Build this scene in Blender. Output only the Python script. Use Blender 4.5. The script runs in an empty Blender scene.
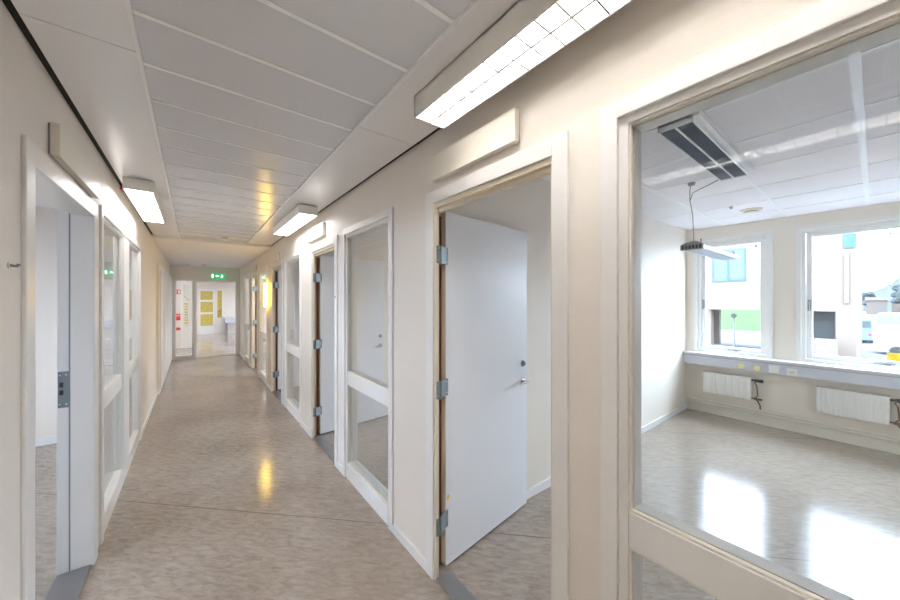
import bpy, bmesh, math, random
from mathutils import Vector, Matrix
random.seed(4)
S = bpy.context.scene
C = S.collection
PI = math.pi

# ---------------------------------------------------------------- camera, sky, exposure
cam_d = bpy.data.cameras.new('camera')
cam_d.sensor_width = 36.0
cam_d.lens = 36.0 * 331.0 / 900.0
cam_d.clip_start = 0.02
cam_d.clip_end = 600
cam = bpy.data.objects.new('camera', cam_d)
C.objects.link(cam)
cam.location = (0, 0, 1.59)
cam.rotation_euler = (PI / 2, 0, -math.atan2(257.0, 331.0))
S.camera = cam

SKY = 8.6
w = bpy.data.worlds.new('overcast_sky')
S.world = w
w.use_nodes = True
bg = w.node_tree.nodes['Background']
bg.inputs[0].default_value = (0.66, 0.80, 1.0, 1)
bg.inputs[1].default_value = SKY

LAMP = 23.0            # emission of the fluorescent lamps
S.view_settings.view_transform = 'Standard'
S.view_settings.look = 'None'
S.view_settings.exposure = 1.92
S.view_settings.gamma = 1.0
S.view_settings.use_curve_mapping = False
S.cycles.max_bounces = 10
S.cycles.diffuse_bounces = 6
S.cycles.glossy_bounces = 5
S.cycles.transparent_max_bounces = 24
S.cycles.sample_clamp_indirect = 6.0
S.cycles.use_denoising = True
S.cycles.caustics_reflective = False
S.cycles.caustics_refractive = False


def portal(x, y, z, sy, sz, sgn):
    """sampling portal in a window opening (guides the sky light, emits nothing itself)"""
    l = bpy.data.lights.new('window_portal', 'AREA')
    l.shape = 'RECTANGLE'
    l.size = sz
    l.size_y = sy
    l.cycles.is_portal = True
    o = bpy.data.objects.new('window_portal', l)
    C.objects.link(o)
    o.location = (x, y, z)
    o.rotation_euler = (0, PI / 2 * sgn, 0)


# ---------------------------------------------------------------- materials
def nmat(name):
    m = bpy.data.materials.new(name)
    m.use_nodes = True
    nt = m.node_tree
    return m, nt, nt.nodes['Principled BSDF']


def mat(name, col, rough=0.5, metal=0.0, noise=0.0, nscale=8.0, bump=0.0, bscale=60.0, spec=0.5, stretch=(1, 1, 1), coat=0.0):
    m, nt, p = nmat(name)
    p.inputs['Roughness'].default_value = rough
    p.inputs['Metallic'].default_value = metal
    p.inputs['Specular IOR Level'].default_value = spec
    p.inputs['Coat Weight'].default_value = coat
    tc = nt.nodes.new('ShaderNodeTexCoord')
    mp = nt.nodes.new('ShaderNodeMapping')
    mp.inputs['Scale'].default_value = stretch
    nt.links.new(tc.outputs['Object'], mp.inputs[0])
    n = nt.nodes.new('ShaderNodeTexNoise')
    n.inputs['Scale'].default_value = nscale
    n.inputs['Detail'].default_value = 4
    nt.links.new(mp.outputs[0], n.inputs['Vector'])
    r = nt.nodes.new('ShaderNodeMix')
    r.data_type = 'RGBA'
    k = noise
    r.inputs[6].default_value = (*[c * (1 - k) for c in col], 1)
    r.inputs[7].default_value = (*[min(1, c * (1 + k)) for c in col], 1)
    nt.links.new(n.outputs['Fac'], r.inputs[0])
    nt.links.new(r.outputs[2], p.inputs['Base Color'])
    if bump:
        n2 = nt.nodes.new('ShaderNodeTexNoise')
        n2.inputs['Scale'].default_value = bscale
        n2.inputs['Detail'].default_value = 3
        nt.links.new(mp.outputs[0], n2.inputs['Vector'])
        b = nt.nodes.new('ShaderNodeBump')
        b.inputs['Strength'].default_value = bump
        b.inputs['Distance'].default_value = 0.002
        nt.links.new(n2.outputs['Fac'], b.inputs['Height'])
        nt.links.new(b.outputs[0], p.inputs['Normal'])
    return m


def emis(name, col, strength, back=None):
    m = bpy.data.materials.new(name)
    m.use_nodes = True
    nt = m.node_tree
    nt.nodes.clear()
    o = nt.nodes.new('ShaderNodeOutputMaterial')
    e = nt.nodes.new('ShaderNodeEmission')
    e.inputs[0].default_value = (*col, 1)
    e.inputs[1].default_value = strength
    nt.links.new(e.outputs[0], o.inputs[0])
    return m


def glass(name, tint=(0.97, 0.985, 0.98), ior=1.45, rough=0.0):
    m = bpy.data.materials.new(name)
    m.use_nodes = True
    nt = m.node_tree
    nt.nodes.clear()
    o = nt.nodes.new('ShaderNodeOutputMaterial')
    t = nt.nodes.new('ShaderNodeBsdfTransparent')
    t.inputs[0].default_value = (*tint, 1)
    g = nt.nodes.new('ShaderNodeBsdfGlossy')
    g.inputs['Roughness'].default_value = rough
    g.inputs[0].default_value = (1, 1, 1, 1)
    # thin pane: Schlick reflectance, the same from both sides
    lw = nt.nodes.new('ShaderNodeLayerWeight')
    lw.inputs[0].default_value = 0.5
    pw = nt.nodes.new('ShaderNodeMath'); pw.operation = 'POWER'; pw.inputs[1].default_value = 4.6
    nt.links.new(lw.outputs['Facing'], pw.inputs[0])
    f = nt.nodes.new('ShaderNodeMapRange')
    f.inputs['To Min'].default_value = 0.035
    f.inputs['To Max'].default_value = 0.9
    nt.links.new(pw.outputs[0], f.inputs[0])
    x = nt.nodes.new('ShaderNodeMixShader')
    nt.links.new(f.outputs[0], x.inputs[0])
    nt.links.new(t.outputs[0], x.inputs[1])
    nt.links.new(g.outputs[0], x.inputs[2])
    nt.links.new(x.outputs[0], o.inputs[0])
    return m


def floor_mat():
    """mottled beige linoleum sheets laid diagonally, streaks along the sheets"""
    m, nt, p = nmat('linoleum')
    L = nt.links.new
    tc = nt.nodes.new('ShaderNodeTexCoord')
    rot = nt.nodes.new('ShaderNodeVectorRotate')
    rot.rotation_type = 'Z_AXIS'
    rot.inputs['Angle'].default_value = PI / 4        # x' axis runs along the sheets
    L(tc.outputs['Object'], rot.inputs['Vector'])
    mp = nt.nodes.new('ShaderNodeMapping')
    mp.inputs['Scale'].default_value = (1.6, 5.0, 1)
    L(rot.outputs[0], mp.inputs[0])
    n1 = nt.nodes.new('ShaderNodeTexNoise')
    n1.inputs['Scale'].default_value = 7.0
    n1.inputs['Detail'].default_value = 9
    n1.inputs['Roughness'].default_value = 0.72
    n1.inputs['Distortion'].default_value = 0.6
    L(mp.outputs[0], n1.inputs['Vector'])
    n2 = nt.nodes.new('ShaderNodeTexNoise')
    n2.inputs['Scale'].default_value = 1.3
    n2.inputs['Detail'].default_value = 5
    L(rot.outputs[0], n2.inputs['Vector'])
    cr = nt.nodes.new('ShaderNodeValToRGB')
    cr.color_ramp.elements[0].position = 0.36
    cr.color_ramp.elements[0].color = (0.315, 0.258, 0.210, 1)
    cr.color_ramp.elements[1].position = 0.60
    cr.color_ramp.elements[1].color = (0.455, 0.380, 0.318, 1)
    L(n1.outputs['Fac'], cr.inputs[0])
    cr2 = nt.nodes.new('ShaderNodeValToRGB')
    cr2.color_ramp.elements[0].position = 0.3
    cr2.color_ramp.elements[0].color = (0.78, 0.78, 0.78, 1)
    cr2.color_ramp.elements[1].position = 0.7
    cr2.color_ramp.elements[1].color = (1, 1, 1, 1)
    L(n2.outputs['Fac'], cr2.inputs[0])
    mu = nt.nodes.new('ShaderNodeMix')
    mu.data_type = 'RGBA'
    mu.blend_type = 'MULTIPLY'
    mu.inputs[0].default_value = 1
    L(cr.outputs[0], mu.inputs[6])
    L(cr2.outputs[0], mu.inputs[7])
    # welded seams between sheets: x + y = 3.22 + k * 2.83
    sx = nt.nodes.new('ShaderNodeSeparateXYZ')
    L(tc.outputs['Object'], sx.inputs[0])

    def mth(op, a, b=None):
        q = nt.nodes.new('ShaderNodeMath')
        q.operation = op
        for i, v in enumerate((a, b)):
            if v is None:
                continue
            if isinstance(v, (int, float)):
                q.inputs[i].default_value = v
            else:
                L(v, q.inputs[i])
        return q.outputs[0]
    s = mth('ADD', sx.outputs[0], sx.outputs[1])
    s = mth('ADD', s, -3.22 + 28.3 + 1.415)
    s = mth('MODULO', s, 2.83)
    s = mth('ABSOLUTE', mth('SUBTRACT', s, 1.415))
    s = mth('LESS_THAN', s, 0.0045)
    sm = nt.nodes.new('ShaderNodeMix')
    sm.data_type = 'RGBA'
    L(mth('MULTIPLY', s, 0.75), sm.inputs[0])
    L(mu.outputs[2], sm.inputs[6])
    sm.inputs[7].default_value = (0.10, 0.07, 0.05, 1)
    L(sm.outputs[2], p.inputs['Base Color'])
    ro = nt.nodes.new('ShaderNodeMapRange')
    ro.inputs['To Min'].default_value = 0.12
    ro.inputs['To Max'].default_value = 0.20
    L(n1.outputs['Fac'], ro.inputs[0])
    L(ro.outputs[0], p.inputs['Roughness'])
    p.inputs['Specular IOR Level'].default_value = 0.45
    bu = nt.nodes.new('ShaderNodeBump')
    bu.inputs['Strength'].default_value = 0.06
    bu.inputs['Distance'].default_value = 0.002
    L(n1.outputs['Fac'], bu.inputs['Height'])
    L(bu.outputs[0], p.inputs['Normal'])
    return m


M = dict(
    wall=mat('cream_woven_wallpaint', (0.82, 0.765, 0.70), 0.55, noise=0.03, nscale=3, bump=0.35, bscale=55, stretch=(1, 1, 3.2)),
    room_wall=mat('room_wall_paint', (0.84, 0.775, 0.69), 0.6, noise=0.02, nscale=3, bump=0.15),
    white=mat('white_gloss_paint', (0.83, 0.82, 0.80), 0.3, noise=0.01),
    leaf=mat('white_door_laminate', (0.80, 0.80, 0.82), 0.35, noise=0.01),
    cream=mat('cream_paint', (0.80, 0.76, 0.67), 0.35, noise=0.01),
    jamb=mat('cream_jamb_paint', (0.78, 0.70, 0.56), 0.4, noise=0.02),
    brown=mat('brown_wood_edge', (0.20, 0.075, 0.03), 0.5, noise=0.2, nscale=20, stretch=(1, 1, 0.1)),
    steel=mat('satin_steel', (0.24, 0.29, 0.30), 0.42, 0.5, noise=0.04, nscale=30),
    chrome=mat('chrome', (0.75, 0.75, 0.76), 0.12, 1.0),
    plank=mat('grey_enamelled_plank', (0.74, 0.745, 0.78), 0.24, noise=0.02, nscale=2, spec=0.7),
    joint=mat('plank_joint', (0.92, 0.92, 0.92), 0.35, noise=0.01),
    side=mat('white_ceiling_panel', (0.92, 0.92, 0.93), 0.22, noise=0.01, nscale=2, spec=0.6),
    ceil=mat('far_ceiling_paint', (0.86, 0.86, 0.90), 0.6, noise=0.02),
    tile=mat('ceiling_tile', (0.86, 0.84, 0.89), 0.8, noise=0.03, nscale=90, bump=0.2, bscale=150),
    tbar=mat('white_grid_bar', (0.88, 0.89, 0.90), 0.35, noise=0.01),
    dark=mat('dark_gap', (0.02, 0.017, 0.015), 0.8),
    black=mat('black_plastic', (0.02, 0.02, 0.02), 0.4),
    lampbody=mat('lamp_white_enamel', (0.82, 0.80, 0.75), 0.35, noise=0.01),
    louvre=mat('lamp_louvre', (0.42, 0.42, 0.41), 0.35),
    darklouvre=mat('anodised_louvre', (0.26, 0.31, 0.40), 0.3, 0.5),
    greymetal=mat('grey_metal', (0.32, 0.31, 0.31), 0.35, 0.7),
    trunk=mat('pale_grey_trunking', (0.62, 0.64, 0.71), 0.35, noise=0.01),
    radiator=mat('radiator_enamel', (0.82, 0.80, 0.76), 0.35, noise=0.01),
    brass=mat('valve_metal', (0.22, 0.16, 0.12), 0.35, 0.9),
    yellow=mat('yellow_plastic', (0.9, 0.62, 0.04), 0.4),
    paleyellow=mat('pale_yellow_plastic', (0.85, 0.75, 0.35), 0.4),
    red=mat('red_paint', (0.65, 0.02, 0.03), 0.4),
    cablegrey=mat('grey_cable', (0.25, 0.25, 0.27), 0.5),
    sock=mat('socket_plastic', (0.82, 0.81, 0.78), 0.4),
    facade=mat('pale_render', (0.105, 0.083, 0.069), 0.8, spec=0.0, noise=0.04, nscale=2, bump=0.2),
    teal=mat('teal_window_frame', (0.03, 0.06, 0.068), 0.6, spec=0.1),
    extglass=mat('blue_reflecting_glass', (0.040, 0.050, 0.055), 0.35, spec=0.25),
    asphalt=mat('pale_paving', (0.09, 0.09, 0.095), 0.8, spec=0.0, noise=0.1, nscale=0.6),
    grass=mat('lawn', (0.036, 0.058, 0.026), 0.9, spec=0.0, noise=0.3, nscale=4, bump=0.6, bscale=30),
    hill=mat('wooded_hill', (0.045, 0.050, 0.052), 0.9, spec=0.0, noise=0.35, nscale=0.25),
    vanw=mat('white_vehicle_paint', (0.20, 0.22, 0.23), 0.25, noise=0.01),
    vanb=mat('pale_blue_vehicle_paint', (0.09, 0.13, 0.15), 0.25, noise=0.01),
    carp=mat('grey_vehicle_paint', (0.04,0.05,0.055), 0.25, 0.4),
    tyre=mat('rubber', (0.02, 0.02, 0.02), 0.8),
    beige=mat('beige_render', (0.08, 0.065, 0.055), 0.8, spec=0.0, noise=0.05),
    rooft=mat('roof_tiles', (0.055,0.045,0.045), 0.8, spec=0.0, noise=0.2, nscale=3),
    bark=mat('bark', (0.08, 0.06, 0.05), 0.9, noise=0.2),
    foliage=mat('tree_foliage', (0.038, 0.044, 0.044), 0.9, spec=0.0, noise=0.4, nscale=1.5),
    glass=glass('clear_glass', (0.975, 0.985, 0.985), 1.5),
    wglass=glass('window_glass', (0.97, 0.985, 0.98), 1.3),
    tube=emis('fluorescent_tube', (1.0, 0.975, 0.985), LAMP * 0.68),
    opal=emis('opal_diffuser', (1.0, 0.975, 0.985), LAMP * 0.20),
    addedlamp=emis('added_lamp_diffuser', (0.95, 0.965, 1.0), LAMP * 0.5),  # glow of the lamps added in the hall and far rooms
    green=emis('exit_sign_green', (0.0, 0.16, 0.05), 1.0),
    signwhite=emis('exit_sign_white', (0.8, 1.0, 0.85), 0.9),
    amber=emis('amber_lamp_shade', (1.0, 0.60, 0.05), 11.0),
    ochre=mat('ochre_patterned_film', (0.62, 0.50, 0.12), 0.4, noise=0.35, nscale=14),
    floor=floor_mat(),
)


# ---------------------------------------------------------------- mesh helpers
class MB:
    def __init__(s):
        s.v = []
        s.f = []

    def box(s, x0, y0, z0, x1, y1, z1):
        x0, x1 = sorted((x0, x1)); y0, y1 = sorted((y0, y1)); z0, z1 = sorted((z0, z1))
        n = len(s.v)
        s.v += [(x0, y0, z0), (x1, y0, z0), (x1, y1, z0), (x0, y1, z0), (x0, y0, z1), (x1, y0, z1), (x1, y1, z1), (x0, y1, z1)]
        s.f += [tuple(n + i for i in q) for q in ((0, 3, 2, 1), (4, 5, 6, 7), (0, 1, 5, 4), (1, 2, 6, 5), (2, 3, 7, 6), (3, 0, 4, 7))]
        return s

    def tube(s, pts, r, n=10, cap=True):
        pts = [Vector(p) for p in pts]
        b = len(s.v)
        up = None
        for i, p in enumerate(pts):
            t = (pts[min(i + 1, len(pts) - 1)] - pts[max(i - 1, 0)]).normalized()
            if up is None:
                up = t.orthogonal().normalized()
            up = (up - t * up.dot(t)).normalized()
            w2 = t.cross(up)
            rr = r[i] if isinstance(r, (list, tuple)) else r
            for k in range(n):
                a = 2 * PI * k / n
                s.v.append(tuple(p + up * math.cos(a) * rr + w2 * math.sin(a) * rr))
        for i in range(len(pts) - 1):
            for k in range(n):
                s.f.append((b + i * n + k, b + i * n + (k + 1) % n, b + (i + 1) * n + (k + 1) % n, b + (i + 1) * n + k))
        if cap:
            s.f.append(tuple(b + k for k in reversed(range(n))))
            s.f.append(tuple(b + (len(pts) - 1) * n + k for k in range(n)))
        return s

    def prism(s, poly, axis, a0, a1):
        """extrude a closed 2D outline along an axis ('x','y','z') from a0 to a1"""
        n = len(poly)
        b = len(s.v)
        for a in (a0, a1):
            for (p, q) in poly:
                s.v.append({'x': (a, p, q), 'y': (p, a, q), 'z': (p, q, a)}[axis])
        s.f.append(tuple(b + i for i in reversed(range(n))))
        s.f.append(tuple(b + n + i for i in range(n)))
        for i in range(n):
            j = (i + 1) % n
            s.f.append((b + i, b + j, b + n + j, b + n + i))
        return s

    def build(s, name, m, parent=None, loc=(0, 0, 0), bevel=0.0, smooth=False, rotz=0.0):
        me = bpy.data.meshes.new(name)
        me.from_pydata(s.v, [], s.f)
        bm = bmesh.new()
        bm.from_mesh(me)
        bmesh.ops.recalc_face_normals(bm, faces=bm.faces)
        if bevel > 0:
            bmesh.ops.bevel(bm, geom=[e for e in bm.edges if len(e.link_faces) == 2 and e.calc_face_angle(0) > 0.6],
                            offset=bevel, segments=2, profile=0.6, affect='EDGES', clamp_overlap=True)
        bm.to_mesh(me)
        bm.free()
        if smooth:
            for p in me.polygons:
                p.use_smooth = True
        me.materials.append(m)
        o = bpy.data.objects.new(name, me)
        C.objects.link(o)
        if parent:
            o.parent = parent
        o.location = loc
        o.rotation_euler = (0, 0, rotz)
        return o


def B(*a):
    return MB().box(*a)


def tag(o, label=None, cat=None, group=None, kind=None):
    if label: o['label'] = label
    if cat: o['category'] = cat
    if group: o['group'] = group
    if kind: o['kind'] = kind
    return o


def empty(name, loc, label=None, cat=None, group=None, kind=None, rotz=0):
    o = bpy.data.objects.new(name, None)
    o.empty_display_size = 0.1
    C.objects.link(o)
    o.location = loc
    o.rotation_euler = (0, 0, rotz)
    return tag(o, label, cat, group, kind)


def copy_tree(o, parent=None):
    c = o.copy()
    C.objects.link(c)
    c.parent = parent
    for ch in [q for q in list(S.objects) if q.parent == o]:
        copy_tree(ch, c)
    return c


def struct(name, mb, m, label=None, bevel=0.0):
    return tag(mb.build(name, m, bevel=bevel), label, kind='structure')


def wall_y(name, x0, x1, y0, y1, z0, z1, holes, m, label=None):
    """wall running along y between x0 and x1 with rectangular holes (ya, yb, za, zb)"""
    mb = MB()
    cur = y0
    for (a, b, c, d) in sorted(holes):
        if a > cur:
            mb.box(x0, cur, z0, x1, a, z1)
        if c > z0:
            mb.box(x0, a, z0, x1, b, c)
        if d < z1:
            mb.box(x0, a, d, x1, b, z1)
        cur = b
    if cur < y1:
        mb.box(x0, cur, z0, x1, y1, z1)
    return struct(name, mb, m, label)


def wall_x(name, y0, y1, x0, x1, z0, z1, holes, m, label=None):
    mb = MB()
    cur = x0
    for (a, b, c, d) in sorted(holes):
        if a > cur:
            mb.box(cur, y0, z0, a, y1, z1)
        if c > z0:
            mb.box(a, y0, z0, b, y1, c)
        if d < z1:
            mb.box(a, y0, d, b, y1, z1)
        cur = b
    if cur < x1:
        mb.box(cur, y0, z0, x1, y1, z1)
    return struct(name, mb, m, label)


# ---------------------------------------------------------------- the building shell
R0, R1 = 1.087, 1.187          # right partition
L0, L1 = -0.48, -0.62          # left partition
WX = 5.75                      # window wall
TOP = 2.66
PITCH = 2.44

struct('floor', B(-4.9, -3.7, -0.12, 6.05, 19.2, 0.0), M['floor'], 'glossy mottled beige linoleum floor with a diagonal seam')
struct('ceiling_slab', B(-4.9, -3.7, TOP, 6.05, 19.2, TOP + 0.2), M['dark'], 'dark void above the suspended ceilings')

SL = [-0.308] + [-0.327 + PITCH * k for k in range(1, 5)]          # near glass edge of each right-hand sidelight
DR = [0.766 + PITCH * k for k in range(4)]           # near edge of each right-hand door opening
holes = [(y - 0.035, y + 0.79 + 0.035, 0.0, 2.185) for y in SL] + [(y - 0.035, y + 0.842, 0.0, 2.155) for y in DR]
wall_y('wall_right', R0, R1, -3.6, 11.43, 0, TOP, holes, M['wall'], 'cream corridor wall with glazed panels and open doors')
wall_y('wall_left', L1, L0, -3.6, 11.43, 0, TOP, [(1.90, 2.915, 0, 2.125), (3.135, 5.105, 0, 2.165)], M['wall'],
       'cream corridor wall on the left with a doorway and a glazed panel')
wall_x('wall_back', -3.7, -3.6, -4.9, 6.05, 0, TOP, [], M['wall'])
# end screen of the corridor
wall_x('wall_front', 11.43, 11.53, -4.9, 6.05, 0, TOP, [(-0.42, 1.05, 0.0, 2.15)], M['wall'], 'end wall of the corridor above the glazed screen')
# partitions of the right rooms
for k in range(4):
    struct('wall_partition', B(R1, 1.72 + PITCH * k, 0, WX, 1.80 + PITCH * k, TOP), M['room_wall'])
struct('wall_partition', B(R1, -0.80, 0, WX, -0.72, TOP), M['room_wall'])
# window wall
WIN = []
for k in range(-1, 5):
    o = PITCH * k
    WIN += [(0.83 + o, 1.588 + o), (-0.60 + o, 0.553 + o)]
WIN = sorted(q for q in WIN if q[0] > -3.4 and q[1] < 11.3)
wall_y('wall_window_side', WX, WX + 0.22, -3.6, 11.43, 0, TOP, [(a, b, 0.855, 2.43) for a, b in WIN], M['room_wall'],
       'cream outer wall of the office with two windows')
# left rooms
struct('wall_partition', B(-4.7, 5.60, 0, L1, 5.70, TOP), M['room_wall'])
LW = [(0.5, 1.7), (3.0, 4.3)]  # out-of-view windows added to let daylight through to the corridor
wall_y('wall_outer_left', -4.9, -4.7, -3.6, 19.2, 0, TOP, [(a, b, 0.9, 2.35) for a, b in LW], M['room_wall'])
# hall behind the end screen
wall_x('wall_hall_end', 19.0, 19.2, -4.9, 6.05, 0, TOP, [(0.2, 0.80, 0, 2.08), (0.86, 1.12, 0.1, 2.08)], M['wall'])
wall_y('wall_hall_side', 5.85, 6.05, 11.53, 19.0, 0, TOP, [(12.6, 14.6, 0.9, 2.3), (15.4, 17.4, 0.9, 2.3)], M['wall'])
struct('wall_hall_niche', B(-0.4, 20.6, 0, 1.6, 20.7, 2.6).box(-0.5, 19.2, 0, -0.4, 20.7, 2.6).box(1.6, 19.2, 0, 1.7, 20.7, 2.6)
       .box(-0.5, 19.2, 2.6, 1.7, 20.7, 2.7).box(-0.5, 19.2, -0.1, 1.7, 20.7, 0), M['room_wall'])

# baseboards
def base_y(name, x, sgn, segs, h=0.06):
    mb = MB()
    for a, b in segs:
        mb.box(x, a, 0, x + sgn * 0.012, b, h)
    return struct(name, mb, M['white'])
segs = []
edges = sorted([(y - 0.085, y + 0.79 + 0.085) for y in SL] + [(y - 0.078, y + 0.848) for y in DR])
cur = -3.6
for a, b in edges:
    if a > cur: segs.append((cur, a))
    cur = max(cur, b)
segs.append((cur, 11.43))
base_y('baseboard_right', R0, -1, segs)
base_y('baseboard_left', L0, 1, [(-3.6, 1.84), (5.19, 7.4)])
mb = MB()
for k in range(4):
    mb.box(R1, 1.706 + PITCH * k, 0, WX, 1.72 + PITCH * k, 0.07)
struct('baseboard_office', mb, M['white'])
struct('baseboard_left_room', B(-4.7, 5.588, 0, L1, 5.60, 0.08), M['white'])
struct('baseboard_front', B(-0.48, 11.418, 0, -0.42, 11.43, 0.06).box(1.05, 11.418, 0, R0, 11.43, 0.06), M['white'])

# ---------------------------------------------------------------- corridor ceiling
CZ = 2.53
PX0, PX1 = -0.16, 0.705
mb = MB()
y = 1.195 - 0.305 * 16
mbj = MB()
while y < 6.40:
    y2 = min(y + 0.305, 6.42)
    mb.box(PX0, y + 0.004, CZ + 0.012, PX1, y2 - 0.004, CZ + 0.03)
    mbj.box(PX0, y - 0.009, CZ + 0.0095, PX1, y + 0.009, CZ + 0.016)
    y = y + 0.305
ceil = struct('ceiling', mb, M['plank'], 'grey metal plank ceiling panel in the corridor', bevel=0.0015)
mbj.build('joint_strip', M['joint'], ceil)
# white side panels with the dark shadow gap at both walls
mb = MB()
for a, b in ((-3.6, -1.2), (-1.196, 1.72), (1.724, 4.10), (4.104, 6.45)):
    mb.box(-0.452, a, CZ, PX0 - 0.006, b, CZ + 0.02)
    mb.box(PX1 + 0.006, a, CZ, 1.058, b, CZ + 0.02)
struct('ceiling_side_panels', mb, M['side'], 'smooth white ceiling panels along both corridor walls', bevel=0.001)
mb = MB()
mb.box(PX0 - 0.009, -3.6, CZ - 0.003, PX0 + 0.003, 6.45, CZ + 0.014)
mb.box(PX1 - 0.003, -3.6, CZ - 0.003, PX1 + 0.009, 6.45, CZ + 0.014)
mb.box(PX0 - 0.012, 6.42, CZ - 0.004, PX1 + 0.012, 6.45, CZ + 0.014)
struct('trim_1', mb, M['tbar'], 'thin white metal edge strips framing the grey planks')
struct('ceiling_far', B(L0, 6.455, 2.505, R0, 11.43, 2.56), M['ceil'], 'plain ceiling at the far end of the corridor')
struct('trim_4', B(L0, -3.6, CZ + 0.012, -0.452, 6.45, CZ + 0.03).box(1.058, -3.6, CZ + 0.012, R0, 6.45, CZ + 0.03), M['dark'], 'black shadow gap between ceiling and walls')
struct('trim_2', B(-0.452, 6.44, 2.50, 1.058, 6.456, CZ + 0.03), M['side'])
struct('ceiling_hall', B(-4.7, 11.53, 2.52, 5.85, 19.0, 2.56), M['ceil'])
# room ceilings
OZ = 2.61
struct('ceiling_office', B(R1, -3.6, OZ, WX, 11.43, OZ + 0.02), M['tile'], 'white tiled ceiling of the office with a visible grid')
mb = MB()
x = 2.18 - 0.61
while x < WX:
    if x > R1: mb.box(x - 0.011, -3.6, OZ - 0.004, x + 0.011, 11.43, OZ + 0.001)
    x += 0.61
y = 0.055 - 0.61 * 5
while y < 11.4:
    wd = 0.017 if abs(((y - 0.055 + 0.3) % 1.22) - 0.3) < 0.05 else 0.009
    if y > -3.5: mb.box(R1, y - wd, OZ - 0.005, WX, y + wd, OZ + 0.001)
    y += 0.61
struct('trim_3', mb, M['tbar'], 'white metal grid bars of the office ceiling')
struct('ceiling_left_room', B(-4.7, -3.6, OZ, L1, 5.6, OZ + 0.02), M['tile'])


# ---------------------------------------------------------------- glazed panels of the partitions
def sidelight(name, x, sgn, bays, label, depth):
    """bays: list of (y0, y1) openings.  local x = sgn * depth from the corridor face"""
    ybase = bays[0][0]
    root = empty(name, (x, ybase, 0), label, 'window', None, 'structure')
    s = sgn
    loc = [(a - ybase, b - ybase) for a, b in bays]
    A, Z_ = loc[0][0], loc[-1][1]
    zt, zb = (2.15 if sgn > 0 else 2.13), 0.13
    ra, rb = (0.805, 0.918) if name == 'window_1' else (0.835, 0.95)
    # architrave on the corridor face
    cw = 0.048
    mb = MB()
    mb.box(s * -0.014, A - 0.035 - cw, 0, 0, A - 0.028, zt + 0.03 + cw)
    mb.box(s * -0.014, Z_ + 0.028, 0, 0, Z_ + 0.035 + cw, zt + 0.03 + cw)
    mb.box(s * -0.014, A - 0.028, zt + 0.024, 0, Z_ + 0.028, zt + 0.03 + cw)
    mb.build('casing', M['white'], root, bevel=0.003)
    # frame through the wall
    mb = MB()
    d0, d1 = 0.0, depth
    mb.box(s * d0, A - 0.035, 0, s * d1, A, zt + 0.035)
    mb.box(s * d0, Z_, 0, s * d1, Z_ + 0.035, zt + 0.035)
    mb.box(s * d0, A, zt, s * d1, Z_, zt + 0.035)
    mb.box(s * -0.004, A, 0.0, s * d1, Z_, zb)
    for (a, b), (c, e) in zip(loc[:-1], loc[1:]):
        mb.box(s * -0.012, b, zb, s * d1, c, zt)
    mb.build('frame', M['white'], root, bevel=0.002)
    for a, b in loc:
        B(s * 0.004, a, ra, s * (depth - 0.01), b, rb).build('mid_rail', M['white'], root, bevel=0.003)
        for (z0, z1) in ((zb, ra), (rb, zt)):
            g = B(s * 0.022, a - 0.004, z0 - 0.004, s * 0.027, b + 0.004, z1 + 0.004).build('pane', M['glass'], root)
            # glazing beads
            mb = MB()
            for (q0, q1) in ((0.008, 0.0215), (0.0275, 0.036)):
                mb.box(s * q0, a, z0, s * q1, a + 0.007, z1)
                mb.box(s * q0, b - 0.007, z0, s * q1, b, z1)
                mb.box(s * q0, a + 0.007, z0, s * q1, b - 0.007, z0 + 0.008)
                mb.box(s * q0, a + 0.007, z1 - 0.007, s * q1, b - 0.007, z1)
            mb.build('glazing_bead', M['cream'], g)
    return root


sl_labels = ['large glazed panel nearest the camera, looking into the office with two windows',
             'glazed panel with a mid rail between the first and second open doors, white door seen behind it',
             'narrow-looking glazed panel just past the second open door on the right',
             'glazed panel with a yellow glow behind it, far along the right wall',
             'farthest glazed panel on the right wall before the end screen']
for i, y in enumerate(SL):
    sidelight('window_%d' % (i + 1), R0, 1, [(y, y + 0.79)], sl_labels[i], 0.10)
sidelight('window_6', L0, -1, [(3.17, 3.98), (4.26, 5.07)], 'double glazed panel with a white mullion on the left wall', 0.14)

# shelf of glass past the door seen through the panes is left to real geometry


# ---------------------------------------------------------------- doors
def hinge(parent, z, m):
    mb = MB()
    mb.tube([(0, 0, z - 0.055), (0, 0, z + 0.055)], 0.008, 12)
    mb.box(-0.002, 0.004, z - 0.05, 0.002, 0.032, z + 0.05)
    mb.box(0.004, -0.002, z - 0.05, 0.034, 0.002, z + 0.05)
    return mb


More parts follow.
